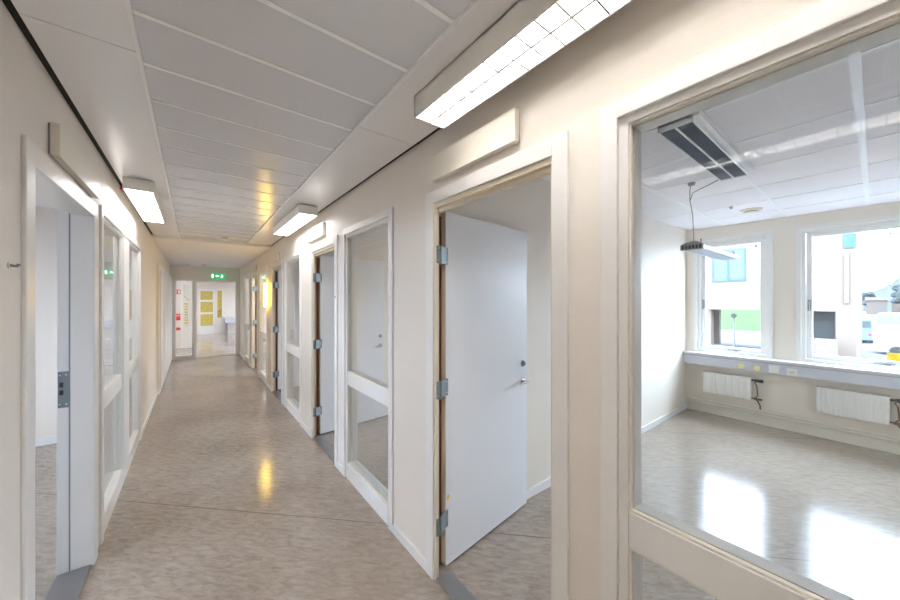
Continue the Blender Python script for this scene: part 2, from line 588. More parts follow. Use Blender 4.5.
def door_right(name, y0, ang, label):
    root = empty(name, (R0, y0, 0), label, 'door', None, 'structure')
    w_ = 0.765
    mb = MB()
    cw = 0.066
    i_ = 0.012
    mb.box(-0.014, -i_ - cw, 0, 0, -i_, 2.207)
    mb.box(-0.014, w_ + i_, 0, 0, w_ + i_ + cw + 0.004, 2.207)
    mb.box(-0.014, -i_, 2.137, 0, w_ + i_, 2.207)
    mb.build('casing', M['white'], root, bevel=0.003)
    mb = MB()
    mb.box(-0.003, -0.035, 0, 0.022, 0, 2.15)
    mb.box(0.022, -0.035, 0, 0.10, -0.014, 2.15)
    mb.box(-0.003, w_, 0, 0.022, w_ + 0.075, 2.15)
    mb.box(-0.003, 0, 2.112, 0.022, w_, 2.15)
    mb.box(0.022, -0.014, 2.09, 0.045, w_ + 0.07, 2.15)
    mb.box(0.045, -0.014, 2.118, 0.10, w_ + 0.07, 2.15)
    mb.build('jamb', M['jamb'], root, bevel=0.002)
    B(0.0225, w_ + 0.072, 0.0, 0.060, w_ + 0.0765, 2.09).build('jamb_rebate', M['jamb'], root)
    B(0.0605, w_ + 0.072, 0.0, 0.10, w_ + 0.0765, 2.09).build('jamb_back', M['brown'], root)
    B(0.0225, w_ + 0.028, 0.02, 0.026, w_ + 0.072, 2.09).build('seal', M['brown'], root)
    B(0.0, 0.0, 0.0, 0.10, w_, 0.012).build('threshold', M['greymetal'], root, bevel=0.003)
    L = 0.875
    ly = w_ + 0.0705
    lf = B(0.0, -0.04, 0.014, L, 0.0, 2.115).build('door_leaf', M['leaf'], root, loc=(0.090, ly, 0), rotz=ang, bevel=0.002)
    B(-0.0012, -0.038, 0.02, 0.0, -0.002, 2.11).build('edge', M['jamb'], lf)
    for z in (0.295, 1.075, 1.85):
        mb = MB()
        mb.tube([(0.037, w_ + 0.002, z - 0.055), (0.037, w_ + 0.002, z + 0.055)], 0.0075, 12)
        mb.box(0.004, w_ - 0.002, z - 0.05, 0.037, w_ + 0.0005, z + 0.05)
        mb.prism([(0.037, w_ + 0.000), (0.037, w_ + 0.003), (0.091, w_ + 0.0305), (0.111, w_ + 0.0330), (0.111, w_ + 0.0305), (0.092, w_ + 0.0275)], 'z', z - 0.05, z + 0.05)
        h = mb.build('hinge', M['steel'], root)
        for dz in (-0.032, 0.032):
            for xx, yy in ((0.014, w_ - 0.002), (0.096, w_ + 0.0282), (0.106, w_ + 0.0296)):
                MB().tube([(xx, yy - 0.0012, z + dz), (xx, yy + 0.001, z + dz)], 0.0035, 8).build('screw', M['chrome'], h)
    # handle and lock on both faces
    for sd, yy in ((-1, -0.04), (1, 0.0)):
        mb = MB()
        mb.tube([(L - 0.06, yy, 0.975), (L - 0.06, yy + sd * 0.008, 0.975)], 0.026, 20)
        mb.tube([(L - 0.06, yy, 0.975), (L - 0.06, yy + sd * 0.045, 0.975), (L - 0.075, yy + sd * 0.055, 0.975),
                 (L - 0.17, yy + sd * 0.052, 0.972)], [0.010, 0.010, 0.010, 0.008], 12)
        mb.build('door_handle', M['chrome'], lf, smooth=False)
        mb = MB()
        mb.tube([(L - 0.06, yy, 1.105), (L - 0.06, yy + sd * 0.012, 1.105)], [0.024, 0.020], 20)
        mb.tube([(L - 0.06, yy + sd * 0.012, 1.105), (L - 0.06, yy + sd * 0.022, 1.105)], 0.011, 14)
        mb.build('lock_cylinder', M['steel'], lf)
    return root, lf


angs = [math.radians(6.9), math.radians(6.6), math.radians(4), math.radians(4)]
dl = ['nearest open white door on the right, hinged on its far side with three steel hinges',
      'second open white door on the right, its leaf also showing through the glazed panel',
      'third doorway on the right, brown gap beside its hinges',
      'fourth and farthest doorway on the right wall']
for i, y in enumerate(DR):
    r, lf = door_right('door_%d' % (i + 1), y, angs[i], dl[i])
    if i == 0:
        B(0.010, -0.0415, 0.405, 0.028, -0.040, 0.43).build('sticker', M['yellow'], lf)

# left doorway, leaf swung into the room out of sight; strike plate on its far jamb
dr = empty('door_5', (L0, 1.935, 0), 'open doorway on the left with a steel strike plate in its jamb', 'door', None, 'structure')
W5 = 0.945
mb = MB()
mb.box(0, -0.085, 0, 0.014, 0.0, 2.175)
mb.box(0, W5, 0, 0.014, W5 + 0.085, 2.175)
mb.box(0, 0, 2.09, 0.014, W5, 2.175)
mb.build('casing', M['white'], dr, bevel=0.004)
mb = MB()
mb.box(0.001, W5, 0, -0.085, W5 + 0.035, 2.125)
mb.box(-0.085, W5 + 0.014, 0, -0.14, W5 + 0.035, 2.125)
mb.box(0.001, -0.035, 0, -0.085, 0, 2.125)
mb.box(-0.085, -0.035, 0, -0.14, -0.014, 2.125)
mb.box(0.001, 0, 2.09, -0.085, W5, 2.125)
mb.box(-0.085, -0.014, 2.105, -0.14, W5 + 0.014, 2.125)
mb.build('jamb', M['white'], dr, bevel=0.002)
B(-0.086, W5 + 0.001, 0.01, -0.091, W5 + 0.013, 2.10).build('seal', M['cablegrey'], dr)
sp = B(-0.094, W5 + 0.0115, 0.965, -0.136, W5 + 0.014, 1.175).build('strike_plate', M['steel'], dr, bevel=0.0008)
B(-0.114, W5 + 0.009, 1.085, -0.129, W5 + 0.0117, 1.112).box(-0.114, W5 + 0.009, 1.040, -0.129, W5 + 0.0117, 1.067).build('latch_hole', M['black'], sp)
mb = MB()
for xx in (-0.102, -0.128):
    for zz in (0.985, 1.155):
        mb.tube([(xx, W5 + 0.010, zz), (xx, W5 + 0.012, zz)], 0.0045, 10)
mb.build('screw', M['chrome'], sp)
B(0, 0, 0, -0.14, W5, 0.012).build('threshold', M['greymetal'], dr, bevel=0.003)
lf = B(0.0, 0.0, 0.012, -0.90, 0.04, 2.10).build('door_leaf', M['leaf'], dr, loc=(-0.155, -0.07, 0), rotz=math.radians(6), bevel=0.002)
mb = MB()
mb.tube([(-0.84, 0.04, 0.975), (-0.84, 0.085, 0.975), (-0.74, 0.09, 0.972)], 0.009, 12)
mb.build('door_handle', M['chrome'], lf)

# end screen: sidelight + doorway
es = empty('window_7', (-0.42, 11.43, 0), 'glazed end screen of the corridor beside the wide doorway', 'window', None, 'structure')
mb = MB()
mb.box(0, -0.01, 0, 0.06, 0.09, 2.15)
mb.box(0.40, -0.01, 0, 0.50, 0.09, 2.15)
mb.box(1.40, -0.01, 0, 1.47, 0.09, 2.15)
mb.box(0.06, -0.01, 2.10, 0.40, 0.09, 2.15)
mb.box(0.50, -0.01, 2.10, 1.40, 0.09, 2.15)
mb.box(0.06, -0.01, 0, 0.40, 0.09, 0.09)
mb.build('frame', M['white'], es, bevel=0.003)
B(0.06, 0.035, 0.09, 0.40, 0.041, 2.10).build('pane', M['glass'], es)
B(0.50, 0, 0, 1.40, 0.09, 0.010).build('threshold', M['greymetal'], es)

# built-in cupboards projecting slightly at the far left
cb = empty('built_in_cupboard', (L0, 7.4, 0), 'run of tall white cupboard doors along the far end of the left wall', 'cupboard')
mb = MB()
mb.box(0.001, 0, 0, 0.035, 3.9, 2.2)
mb.build('body', M['white'], cb, bevel=0.003)
for k in range(4):
    d = B(0.0355, 0.06 + k * 0.95, 0.07, 0.052, 0.06 + k * 0.95 + 0.90, 2.12).build('door', M['leaf'], cb, bevel=0.004)


# ---------------------------------------------------------------- office windows
def office_window(name, y0, y1, label, full=True, opn='left'):
    root = empty(name, (WX, y0, 0.855), label, 'window', None, 'structure')
    W_, H_ = y1 - y0, 2.43 - 0.855
    mb = MB()                                    # architrave on the room side
    c = 0.035
    mb.box(-0.016, -c, -0.0, 0, 0, H_ + c)
    mb.box(-0.016, W_, -0.0, 0, W_ + c, H_ + c)
    mb.box(-0.016, 0, H_, 0, W_, H_ + c)
    mb.build('casing', M['white'], root, bevel=0.003)
    mb = MB()                                    # outer frame
    f = 0.035
    mb.box(0.02, 0, 0, 0.16, f, H_)
    mb.box(0.02, W_ - f, 0, 0.16, W_, H_)
    mb.box(0.02, f, 0, 0.16, W_ - f, f)
    mb.box(0.02, f, H_ - f, 0.16, W_ - f, H_)
    mb.build('frame', M['white'], root, bevel=0.003)
    g = f + 0.004
    s_ = 0.050
    sash = MB()
    sash.box(0.05, g, g, 0.11, g + s_, H_ - g)
    sash.box(0.05, W_ - g - s_, g, 0.11, W_ - g, H_ - g)
    sash.box(0.05, g + s_, g, 0.11, W_ - g - s_, g + s_)
    sash.box(0.05, g + s_, H_ - g - s_, 0.11, W_ - g - s_, H_ - g)
    sh = sash.build('sash', M['white'], root, bevel=0.004)
    B(0.078, g + s_ - 0.004, g + s_ - 0.004, 0.084, W_ - g - s_ + 0.004, H_ - g - s_ + 0.004).build('pane', M['wglass'], sh)
    if full:
        ym = g + s_ / 2 if opn == 'right' else W_ - g - s_ / 2
        mb = MB()
        mb.box(0.042, ym - 0.012, 0.62, 0.05, ym + 0.012, 0.74)
        mb.tube([(0.045, ym, 0.70), (0.025, ym, 0.70), (0.022, ym, 0.69), (0.022, ym, 0.60)], 0.007, 8)
        mb.build('handle', M['steel'], sh)
        mb = MB()
        mb.box(0.03, W_ * 0.5 - 0.07, g + 0.004, 0.05, W_ * 0.5 - 0.02, g + 0.018)
        mb.tube([(0.035, W_ * 0.5 - 0.10, g + 0.02), (0.032, W_ * 0.5 + 0.04, g + 0.014)], 0.005, 8)
        mb.build('stay_arm', M['steel'], sh)
        mb = MB()
        yd = g + s_ + 0.045 if W_ < 1 else W_ * 0.44
        mb.tube([(0.066, yd, H_ - g - s_ - 0.045), (0.078, yd, H_ - g - s_ - 0.045)], 0.013, 12)
        mb.build('sensor_dot', M['black'], sh)
    portal(WX + 0.24, (y0 + y1) / 2, (0.855 + 2.43) / 2, W_, H_, 1)
    return root


nw = 8
for a, b in WIN:
    if abs(a - 0.83) < 0.01:
        office_window('window_8', a, b, 'narrower left office window, pale building and lawn outside it', True, 'left')
    elif abs(a + 0.60) < 0.01:
        w2 = office_window('window_9', a, b, 'wider right office window, parked vans and hills outside it', True, 'left')
    else:
        nw += 1
        office_window('window_%d' % (nw + 1), a, b, 'window of a room farther along the outer wall', False)
# sill / cable trunking with sockets
tr = empty('cable_trunking', (WX, -0.72, 0.69), 'pale grey cable trunking running under both office windows', 'trunking')
B(-0.15, 0, 0.0, 0, 2.43, 0.145).build('body', M['trunk'], tr, bevel=0.004)
B(-0.165, 0, 0.145, 0.0, 2.43, 0.163).build('sill', M['white'], tr, bevel=0.004)
B(-0.153, 0, 0.118, -0.15, 2.43, 0.124).build('groove', M['greymetal'], tr)
ty = lambda yy: yy + 0.72
for yy, m_ in ((1.074, 'paleyellow'), (0.92, 'paleyellow')):
    o = MB().tube([(-0.150, ty(yy), 0.045), (-0.158, ty(yy), 0.045)], 0.032, 24).build('round_cover', M[m_], tr)
    o['label'] = 'round pale yellow blanking cover'
o = B(-0.158, ty(0.72), 0.008, -0.15, ty(0.81), 0.095).build('blank_plate', M['sock'], tr, bevel=0.003)
o = B(-0.158, ty(0.57), 0.0, -0.15, ty(0.655), 0.085).build('socket', M['sock'], tr, bevel=0.003)
MB().tube([(-0.158, ty(0.612), 0.042), (-0.161, ty(0.612), 0.042)], 0.022, 20).build('socket_face', M['jamb'], o)
B(-0.163, ty(0.60), 0.038, -0.161, ty(0.604), 0.046).box(-0.163, ty(0.62), 0.038, -0.161, ty(0.624), 0.046).build('pin_hole', M['black'], o)

# yellow sticker on the window pane (right window)
tag(B(0, 0, 0, 0.001, 0.10, 0.085).build('warning_sticker', M['yellow'], None, loc=(WX + 0.0765, -0.168, 0.946)),
    'small yellow sticker in the bottom corner of the wider office window', 'sticker')


# radiators
def radiator(y0, y1, label):
    root = empty('radiator', (WX - 0.02, y0, 0.30), label, 'radiator', 'panel radiators under the office windows')
    W_, H_ = y1 - y0, 0.29
    mb = MB()
    n = int(W_ / 0.034)
    p = W_ / n
    poly = [(-0.045, 0)]
    for k in range(n):
        a = k * p
        poly += [(-0.0775, a + 0.003), (-0.08, a + 0.008), (-0.08, a + p - 0.010), (-0.0768, a + p - 0.004)]
    poly += [(-0.075, W_), (-0.045, W_)]
    mb.prism(poly, 'z', 0.006, H_ - 0.006)
    mb.build('front_panel', M['radiator'], root)
    B(-0.045, 0.004, 0.006, -0.02, W_ - 0.004, H_ - 0.006).build('rear_panel', M['radiator'], root, bevel=0.003)
    B(-0.084, -0.004, H_ - 0.008, -0.015, W_ + 0.004, H_ + 0.004).build('top_grille', M['radiator'], root, bevel=0.002)
    for yb in (0.06, W_ - 0.09):
        B(-0.02, yb, 0.03, 0.018, yb + 0.03, 0.25).build('bracket', M['greymetal'], root)
    # valve and pipe on the near side (towards -y)
    mb = MB()
    mb.tube([(-0.05, 0.0, H_ - 0.03), (-0.05, -0.035, H_ - 0.03)], 0.012, 12)
    mb.tube([(-0.05, -0.035, H_ - 0.03), (-0.05, -0.11, H_ - 0.03)], [0.019, 0.022], 16)
    mb.build('valve', M['black'], root)
    mb = MB()
    mb.tube([(-0.05, 0.0, 0.03), (-0.05, -0.035, 0.03), (-0.05, -0.045, 0.02), (-0.05, -0.07, -0.02), (-0.035, -0.08, -0.06), (-0.035, -0.08, -0.10)], 0.009, 10)
    mb.tube([(-0.05, -0.03, H_ - 0.05), (-0.05, -0.05, H_ - 0.10), (-0.05, -0.06, 0.07), (-0.05, -0.03, 0.03)], 0.008, 10)
    mb.tube([(-0.05, -0.02, 0.025), (-0.05, -0.10, 0.025)], 0.014, 12)
    mb.build('pipe', M['brass'], root)
    return root


radiator(0.985, 1.491, 'ribbed white panel radiator under the narrower left window')
radiator(-0.086, 0.425, 'ribbed white panel radiator under the wider right window')
hp = MB()
hp.box(-0.022, -0.72, 0.0, 0.0, 1.706, 0.105)
pc = empty('pipe_boxing', (WX, 0, 0), 'cream boxing with heating pipes along the foot of the window wall', 'pipe boxing')
hp.build('boxing', M['cream'], pc, bevel=0.003)
for z_ in (0.135, 0.17):
    MB().tube([(-0.035, -0.72, z_), (-0.035, 1.706, z_)], 0.011, 12).build('heating_pipe', M['cream'], pc)
for yc in (-0.3, 0.6, 1.4):
    B(-0.052, yc, 0.105, -0.02, yc + 0.02, 0.185).build('clip', M['cream'], pc)


# ---------------------------------------------------------------- corridor lamps
def louvre_lamp(loc, label, n=20):
    """surface mounted twin-tube fitting with white cross louvre, local: y runs along, base = ceiling level"""
    root = empty('ceiling_light', loc, label, 'ceiling light', 'louvred corridor lamps')
    L, W_, H_ = 1.5, 0.168, 0.10
    mb = MB()
    mb.box(-W_ / 2, 0, -H_, -W_ / 2 + 0.006, L, 0)
    mb.box(W_ / 2 - 0.006, 0, -H_, W_ / 2, L, 0)
    mb.box(-W_ / 2, 0, -H_, W_ / 2, 0.008, 0)
    mb.box(-W_ / 2, L - 0.008, -H_, W_ / 2, L, 0)
    mb.box(-W_ / 2, 0, -0.008, W_ / 2, L, 0)
    mb.build('housing', M['lampbody'], root, bevel=0.001)
    mb = MB()
    for k in range(1, n):
        y_ = L * k / n
        mb.prism([(y_ - 0.003, -H_ + 0.002), (y_ + 0.003, -H_ + 0.002), (y_ + 0.0012, -H_ + 0.045), (y_ - 0.0012, -H_ + 0.045)], 'x', -W_ / 2 + 0.006, W_ / 2 - 0.006)
    mb.box(-0.004, 0.008, -H_ + 0.001, 0.004, L - 0.008, -H_ + 0.045)
    mb.build('louvre', M['louvre'], root)
    for sx in (-0.040, 0.040):
        MB().tube([(sx, 0.02, -0.032), (sx, L - 0.02, -0.032)], 0.009, 12).build('fluorescent_tube', M['tube'], root, smooth=True)
    return root


louvre_lamp((0.891, -0.193, CZ), 'large louvred strip light at the top of the picture above the nearest door')
louvre_lamp((-0.34, -0.48, CZ), 'louvred strip light on the left ceiling strip behind the camera edge')
louvre_lamp((0.891, -3.2, CZ), 'louvred strip light behind the camera, right side')
louvre_lamp((-0.34, -2.6, CZ), 'louvred strip light added behind the camera to fill the corridor, left side')  # extra lamp out of view, added to raise the corridor's ambient light


def opal_lamp(loc, label):
    root = empty('ceiling_light', loc, label, 'ceiling light', 'opal corridor lamps')
    L, W_, H_ = 1.32, 0.178, 0.10
    B(-W_ / 2 + 0.02, 0.05, -0.012, W_ / 2 - 0.02, L - 0.05, 0).build('mounting_plate', M['greymetal'], root)
    mb = MB()
    mb.box(-W_ / 2, 0, -H_, -W_ / 2 + 0.010, L, -0.012)
    mb.box(W_ / 2 - 0.010, 0, -H_, W_ / 2, L, -0.012)
    mb.box(-W_ / 2 + 0.010, 0, -H_, W_ / 2 - 0.010, 0.010, -0.012)
    mb.box(-W_ / 2 + 0.010, L - 0.010, -H_, W_ / 2 - 0.010, L, -0.012)
    mb.box(-W_ / 2 + 0.010, 0.010, -0.022, W_ / 2 - 0.010, L - 0.010, -0.012)
    mb.build('housing', M['lampbody'], root, bevel=0.002)
    B(-W_ / 2 + 0.011, 0.011, -H_ + 0.004, W_ / 2 - 0.011, L - 0.011, -H_ + 0.010).build('diffuser', M['opal'], root)
    return root


la = opal_lamp((0.897, 3.42, CZ), 'opal strip light on the right ceiling strip above the second door')
lb = copy_tree(la)
lb.location = (-0.33, 3.47, CZ)
lb['label'] = 'opal strip light on the left ceiling strip'


def added_hall_lamp(x, y):  # ceiling lights added to brighten the hall and the corridor's far end
    root = empty('added_hall_light', (x, y, 2.52), 'flat ceiling light added to brighten the hall beyond the end screen', 'ceiling light', 'lights added in the hall beyond')
    B(-0.2, -0.4, -0.03, 0.2, 0.4, 0).build('frame', M['lampbody'], root)
    B(-0.18, -0.38, -0.034, 0.18, 0.38, -0.03).build('diffuser', M['addedlamp'], root)
added_hall_lamp(2.2, 15.5)
added_hall_lamp(-1.2, 12.6)
added_hall_lamp(1.9, 12.6)
added_hall_lamp(-0.6, 17.2)

# unseen ceiling lights added inside the far right-hand rooms to brighten the corridor
for k in (2, 3):
    q = empty('ceiling_light', (1.9, 2.9 + PITCH * k, OZ), ('unseen ceiling light added inside the third room on the right', 'unseen ceiling light added inside the fourth room on the right')[k - 2], 'ceiling light', 'lights added inside the far rooms')
    B(-0.15, -0.65, -0.06, 0.15, 0.65, 0).build('housing', M['lampbody'], q, bevel=0.002)
    B(-0.14, -0.64, -0.064, 0.14, 0.64, -0.0605).build('diffuser', M['addedlamp'], q)

# wall sign boards over the doors
def board(x, y, z, w_, sgn, label):
    root = empty('sign_board', (x, y, z), label, 'sign board', 'blank boards over the doors')
    B(0, 0, 0, sgn * -0.006, w_, 0.13).build('back_plate', M['greymetal'], root)
    B(sgn * -0.006, -0.004, -0.004, sgn * -0.034, w_ + 0.004, 0.134).build('face', M['cream'], root, bevel=0.003)
    return root
board(R0, 0.922, 2.255, 0.595, 1, 'long cream blank board above the nearest open door')
board(R0, 3.50, 2.262, 0.60, 1, 'blank board lit white above the second open door')
board(R0, 5.85, 2.215, 0.60, 1, 'blank board above the third doorway on the right')
board(R0, 8.15, 2.215, 0.60, 1, 'farthest blank board above the fourth doorway')
board(L0, 2.13, 2.205, 0.75, -1, 'cream blank board on the left wall above the doorway')


def hook(x, y, z, sgn, label):
    root = empty('wall_hook', (x, y, z), label, 'hook', 'small hooks on the walls')
    MB().tube([(0, 0, 0), (-sgn * 0.004, 0, 0)], 0.011, 14).build('rosette', M['white'], root)
    MB().tube([(0, 0, 0), (-sgn * 0.018, 0, -0.003), (-sgn * 0.022, 0, 0.005)], [0.005, 0.004, 0.005], 10).build('peg', M['steel'], root)
hook(L0, 1.752, 1.705, -1, 'small steel hook on the cream wall left of the doorway')
hook(R0 - 0.0, 3.155, 1.62, 1, 'tiny white hook between the second door and its glazed panel')
tag(B(0, 0, 0, 0.012, 0.10, 0.016).build('red_tag', M['red'], None, loc=(L0 + 0.001, 3.84, 2.512)),
    'tiny red tag in the dark gap beside the left opal lamp', 'tag')

# smoke detectors
def detector(x, y, z, label, name='smoke_detector'):
    root = empty(name, (x, y, z), label, 'smoke detector', 'smoke detectors')
    MB().tube([(0, 0, 0), (0, 0, -0.012)], 0.05, 24).build('base', M['white'], root)
    MB().tube([(0, 0, -0.012), (0, 0, -0.034), (0, 0, -0.045)], [0.036, 0.034, 0.015], 24).build('head', M['cream'], root)
detector(0.38, 6.05, CZ + 0.012, 'cream smoke detector on the grey corridor planks')
detector(0.22, 10.6, 2.505, 'smoke detector on the far corridor ceiling near the exit sign')
detector(-0.1, 10.9, 2.505, 'smoke detector on the far corridor ceiling above the glazed screen')

# exit sign
ex = empty('exit_sign', (0.56, 11.40, 2.20), 'green emergency exit sign above the far doorway', 'exit sign')
B(-0.16, -0.05, 0.0, 0.16, 0.03, 0.12).build('box', M['green'], ex, bevel=0.004)
yy = -0.0525
for nm, polys in (('door_symbol', [[(-0.145, 0.015), (-0.105, 0.015), (-0.105, 0.105), (-0.145, 0.105)]]),
                  ('arrow_symbol', [[(-0.06, 0.06), (-0.03, 0.09), (-0.03, 0.07), (0.02, 0.07), (0.02, 0.05), (-0.03, 0.05), (-0.03, 0.03)]]),
                  ('running_figure', [[(0.075, 0.05), (0.095, 0.05), (0.10, 0.085), (0.075, 0.088)], [(0.078, 0.088), (0.094, 0.088), (0.094, 0.106), (0.078, 0.106)],
                                      [(0.075, 0.05), (0.09, 0.05), (0.075, 0.03), (0.060, 0.018), (0.053, 0.024)], [(0.085, 0.05), (0.097, 0.05), (0.108, 0.02), (0.098, 0.018)],
                                      [(0.10, 0.082), (0.118, 0.066), (0.112, 0.060), (0.096, 0.072)]])):
    mb = MB()
    for p_ in polys:
        mb.prism(p_, 'y', yy, yy + 0.0025)
    mb.build(nm, M['signwhite'], ex)

# ---------------------------------------------------------------- office luminaires
ol = empty('office_ceiling_light', (2.11, 0.60, OZ), 'switched off strip light with blue-grey louvres on the office ceiling', 'ceiling light')
mb = MB()
Lx, Wy, Hh = 1.25, 0.17, 0.065
mb.box(0, 0, -Hh, Lx, 0.006, 0)
mb.box(0, Wy - 0.006, -Hh, Lx, Wy, 0)
mb.box(0, 0, -Hh, 0.006, Wy, 0)
mb.box(Lx - 0.006, 0, -Hh, Lx, Wy, 0)
mb.box(0, -0.028, -0.04, Lx + 0.02, Wy, -0.001)
mb.build('housing', M['tbar'], ol, bevel=0.001)
mb = MB()
for k in range(1, 42):
    xx = Lx * k / 42
    mb.box(xx - 0.0012, 0.006, -Hh + 0.002, xx + 0.0012, Wy - 0.006, -Hh + 0.020)
mb.box(0.006, 0.006, -Hh + 0.020, Lx - 0.006, Wy - 0.006, -Hh + 0.024)
mb.build('louvre', M['darklouvre'], ol)
B(0.006, Wy / 2 - 0.004, -Hh - 0.001, Lx - 0.006, Wy / 2 + 0.004, -Hh + 0.02).box(Lx * 0.66, 0.006, -Hh - 0.001, Lx * 0.66 + 0.01, Wy - 0.006, -Hh + 0.02).build('divider', M['tbar'], ol)

pd = empty('pendant_light', (3.40, 0.90, 2.03), 'long pendant strip light hanging on a cable in front of the left office window', 'pendant light')
prof = [(0.0, 0.0), (0.16, 0.0), (0.16, 0.035), (0.12, 0.055), (0.04, 0.055), (0.0, 0.035)]
MB().prism(prof, 'x', 0.025, 1.24).build('housing', M['tbar'], pd, bevel=0.003)
ec = MB().prism([(-0.003, -0.004), (0.163, -0.004), (0.163, 0.040), (0.122, 0.060), (0.038, 0.060), (-0.003, 0.040)], 'x', 0.0, 0.025).build('end_cap', M['greymetal'], pd, bevel=0.002)
mb = MB()
for k in range(6):
    mb.box(-0.002, 0.01 + k * 0.025, 0.004, 0.0, 0.024 + k * 0.025, 0.034)
mb.build('slot', M['black'], ec)
B(0.05, 0.02, -0.003, 1.22, 0.14, 0.0).build('louvre', M['darklouvre'], pd)
MB().tube([(1.2, 0.04, 0.045), (1.2, 0.04, 0.075), (1.2, 0.05, 0.08)], 0.008, 10).build('eyelet', M['greymetal'], pd)
MB().box(0.03, 0.05, 0.055, 0.10, 0.10, 0.072).tube([(0.03, 0.02, 0.05), (0.03, 0.02, 0.085)], 0.006).build('connector', M['greymetal'], pd)
mb = MB()
mb.tube([(0.06, 0.08, 0.07), (0.055, 0.085, 0.30), (0.0, 0.09, 0.42), (-0.02, 0.085, 0.50), (0.02, 0.085, 0.58)], 0.0035, 8)
mb.build('hanging_cable', M['cablegrey'], pd)
MB().tube([(0.02, 0.085, 0.555), (0.02, 0.085, 0.58)], [0.024, 0.03], 18).build('ceiling_hook', M['cablegrey'], pd)
pts = []
P0 = [Vector(q) for q in ((0.0, 0.088, 0.42), (-0.04, 0.06, 0.47), (-0.05, 0.0, 0.49), (-0.06, -0.05, 0.50), (-0.055, -0.12, 0.53), (-0.05, -0.16, 0.575))]
MB().tube(P0, 0.0035, 8).build('supply_cable', M['cablegrey'], pd)

vt = empty('ceiling_vent', (4.97, 0.866, OZ), 'round cream ceiling vent with a dark slot near the window wall', 'ceiling vent')
MB().tube([(0, 0, 0), (0, 0, -0.012), (0, 0, -0.022)], [0.10, 0.095, 0.07], 32).build('rim', M['jamb'], vt)
MB().tube([(0, 0, -0.020), (0, 0, -0.030)], 0.062, 28).build('slot', M['black'], vt)
MB().tube([(0, 0, -0.030), (0, 0, -0.044)], [0.072, 0.06], 28).build('disc', M['cream'], vt)
sd = empty('sprinkler_head', (4.636, 0.972, OZ), 'small grey sensor on the office ceiling beside the round vent', 'sensor')
MB().tube([(0, 0, 0), (0, 0, -0.006)], 0.022, 18).build('rosette', M['cablegrey'], sd)
MB().tube([(0, 0, -0.006), (0, 0, -0.026)], [0.010, 0.014], 12).build('head', M['greymetal'], sd)

# amber lamp on the corridor wall
am = empty('amber_wall_lamp', (R0, 6.86, 1.47), 'tall glowing yellow wall lamp between the third door and fourth glazed panel', 'wall lamp')
B(0, -0.04, -0.02, -0.015, 0.04, 0.44).build('back_plate', M['white'], am, bevel=0.003)
mb = MB()
hp_ = [(-0.015, -0.035)] + [(-0.015 - 0.05 * math.sin(PI * k / 8), -0.035 * math.cos(PI * k / 8)) for k in range(1, 8)] + [(-0.015, 0.035)]
mb.prism(hp_, 'z', 0.0, 0.42)
mb.build('lamp_shade', M['amber'], am)

# ---------------------------------------------------------------- hall beyond the screen
hd = empty('door_6', (0.2, 19.0, 0), 'far white door with three yellow panes in the hall beyond', 'door', None, 'structure')
mb = MB()
mb.box(0, -0.03, 0, 0.07, 0.06, 2.08); mb.box(0.53, -0.03, 0, 0.60, 0.06, 2.08)
for z0, z1 in ((0.0, 0.40), (0.93, 1.02), (1.50, 1.60), (2.0, 2.08)):
    mb.box(0.07, -0.03, z0, 0.53, 0.06, z1)
mb.build('door_leaf', M['white'], hd, bevel=0.003)
for z0, z1 in ((0.40, 0.93), (1.02, 1.50), (1.60, 2.0)):
    B(0.07, 0.01, z0, 0.53, 0.02, z1).build('pane', M['ochre'], hd)
hw = empty('window_20', (0.86, 19.0, 0.1), 'narrow yellow striped window beside the far hall door', 'window', None, 'structure')
B(0, -0.02, 0, 0.04, 0.06, 1.98).box(0.22, -0.02, 0, 0.26, 0.06, 1.98).box(0.04, -0.02, 0, 0.22, 0.06, 0.65).box(0.04, -0.02, 1.93, 0.22, 0.06, 1.98).build('frame', M['white'], hw)
pn = B(0.04, 0.01, 0.65, 0.22, 0.02, 1.93).build('pane', M['ochre'], hw)
mb = MB()
for k in range(3):
    z_ = 0.70 + k * 0.10
    mb.prism([(0.045, z_), (0.215, z_ + 0.13), (0.215, z_ + 0.17), (0.045, z_ + 0.04)], 'y', 0.004, 0.009)
mb.build('stripe', M['brass'], pn)
bn = empty('hall_bench', (1.17, 18.6, 0.46), 'grey bench along the back wall of the far hall', 'bench')
B(0, 0.0, 0.05, 1.5, 0.35, 0.30).build('seat', M['trunk'], bn, bevel=0.01)
for xb in (0.05, 1.38):
    B(xb, 0.05, -0.46, xb + 0.07, 0.33, 0.05).build('leg', M['cablegrey'], bn)
# glazed partition with ochre film text band, red signs seen through the sidelight
pt = empty('hall_partition', (-0.50, 14.0, 0), 'white partition with yellow lettering band seen through the end screen', 'partition')
B(0, 0, 0, 0.18, 0.06, 2.2).build('panel', M['wall'], pt)
B(0.18, 0, 0, 0.235, 0.06, 2.2).box(0.235, 0, 0, 0.43, 0.06, 0.70).box(0.235, 0, 2.1, 0.43, 0.06, 2.2).box(0.43, 0, 0, 0.47, 0.06, 2.2).build('frame', M['white'], pt)
B(0.235, 0.02, 0.70, 0.43, 0.026, 2.1).build('pane', M['glass'], pt)
mb = MB()
for k in range(8):
    z_ = 0.80 + k * 0.09
    mb.box(0.275, 0.014, z_, 0.375, 0.019, z_ + 0.055)
    if k % 2: mb.box(0.285, 0.014, z_ + 0.055, 0.305, 0.019, z_ + 0.075)
mb.prism([(0.25, 1.72), (0.27, 1.74), (0.41, 1.58), (0.39, 1.56)], 'y', 0.014, 0.019)
mb.build('lettering', M['ochre'], pt)
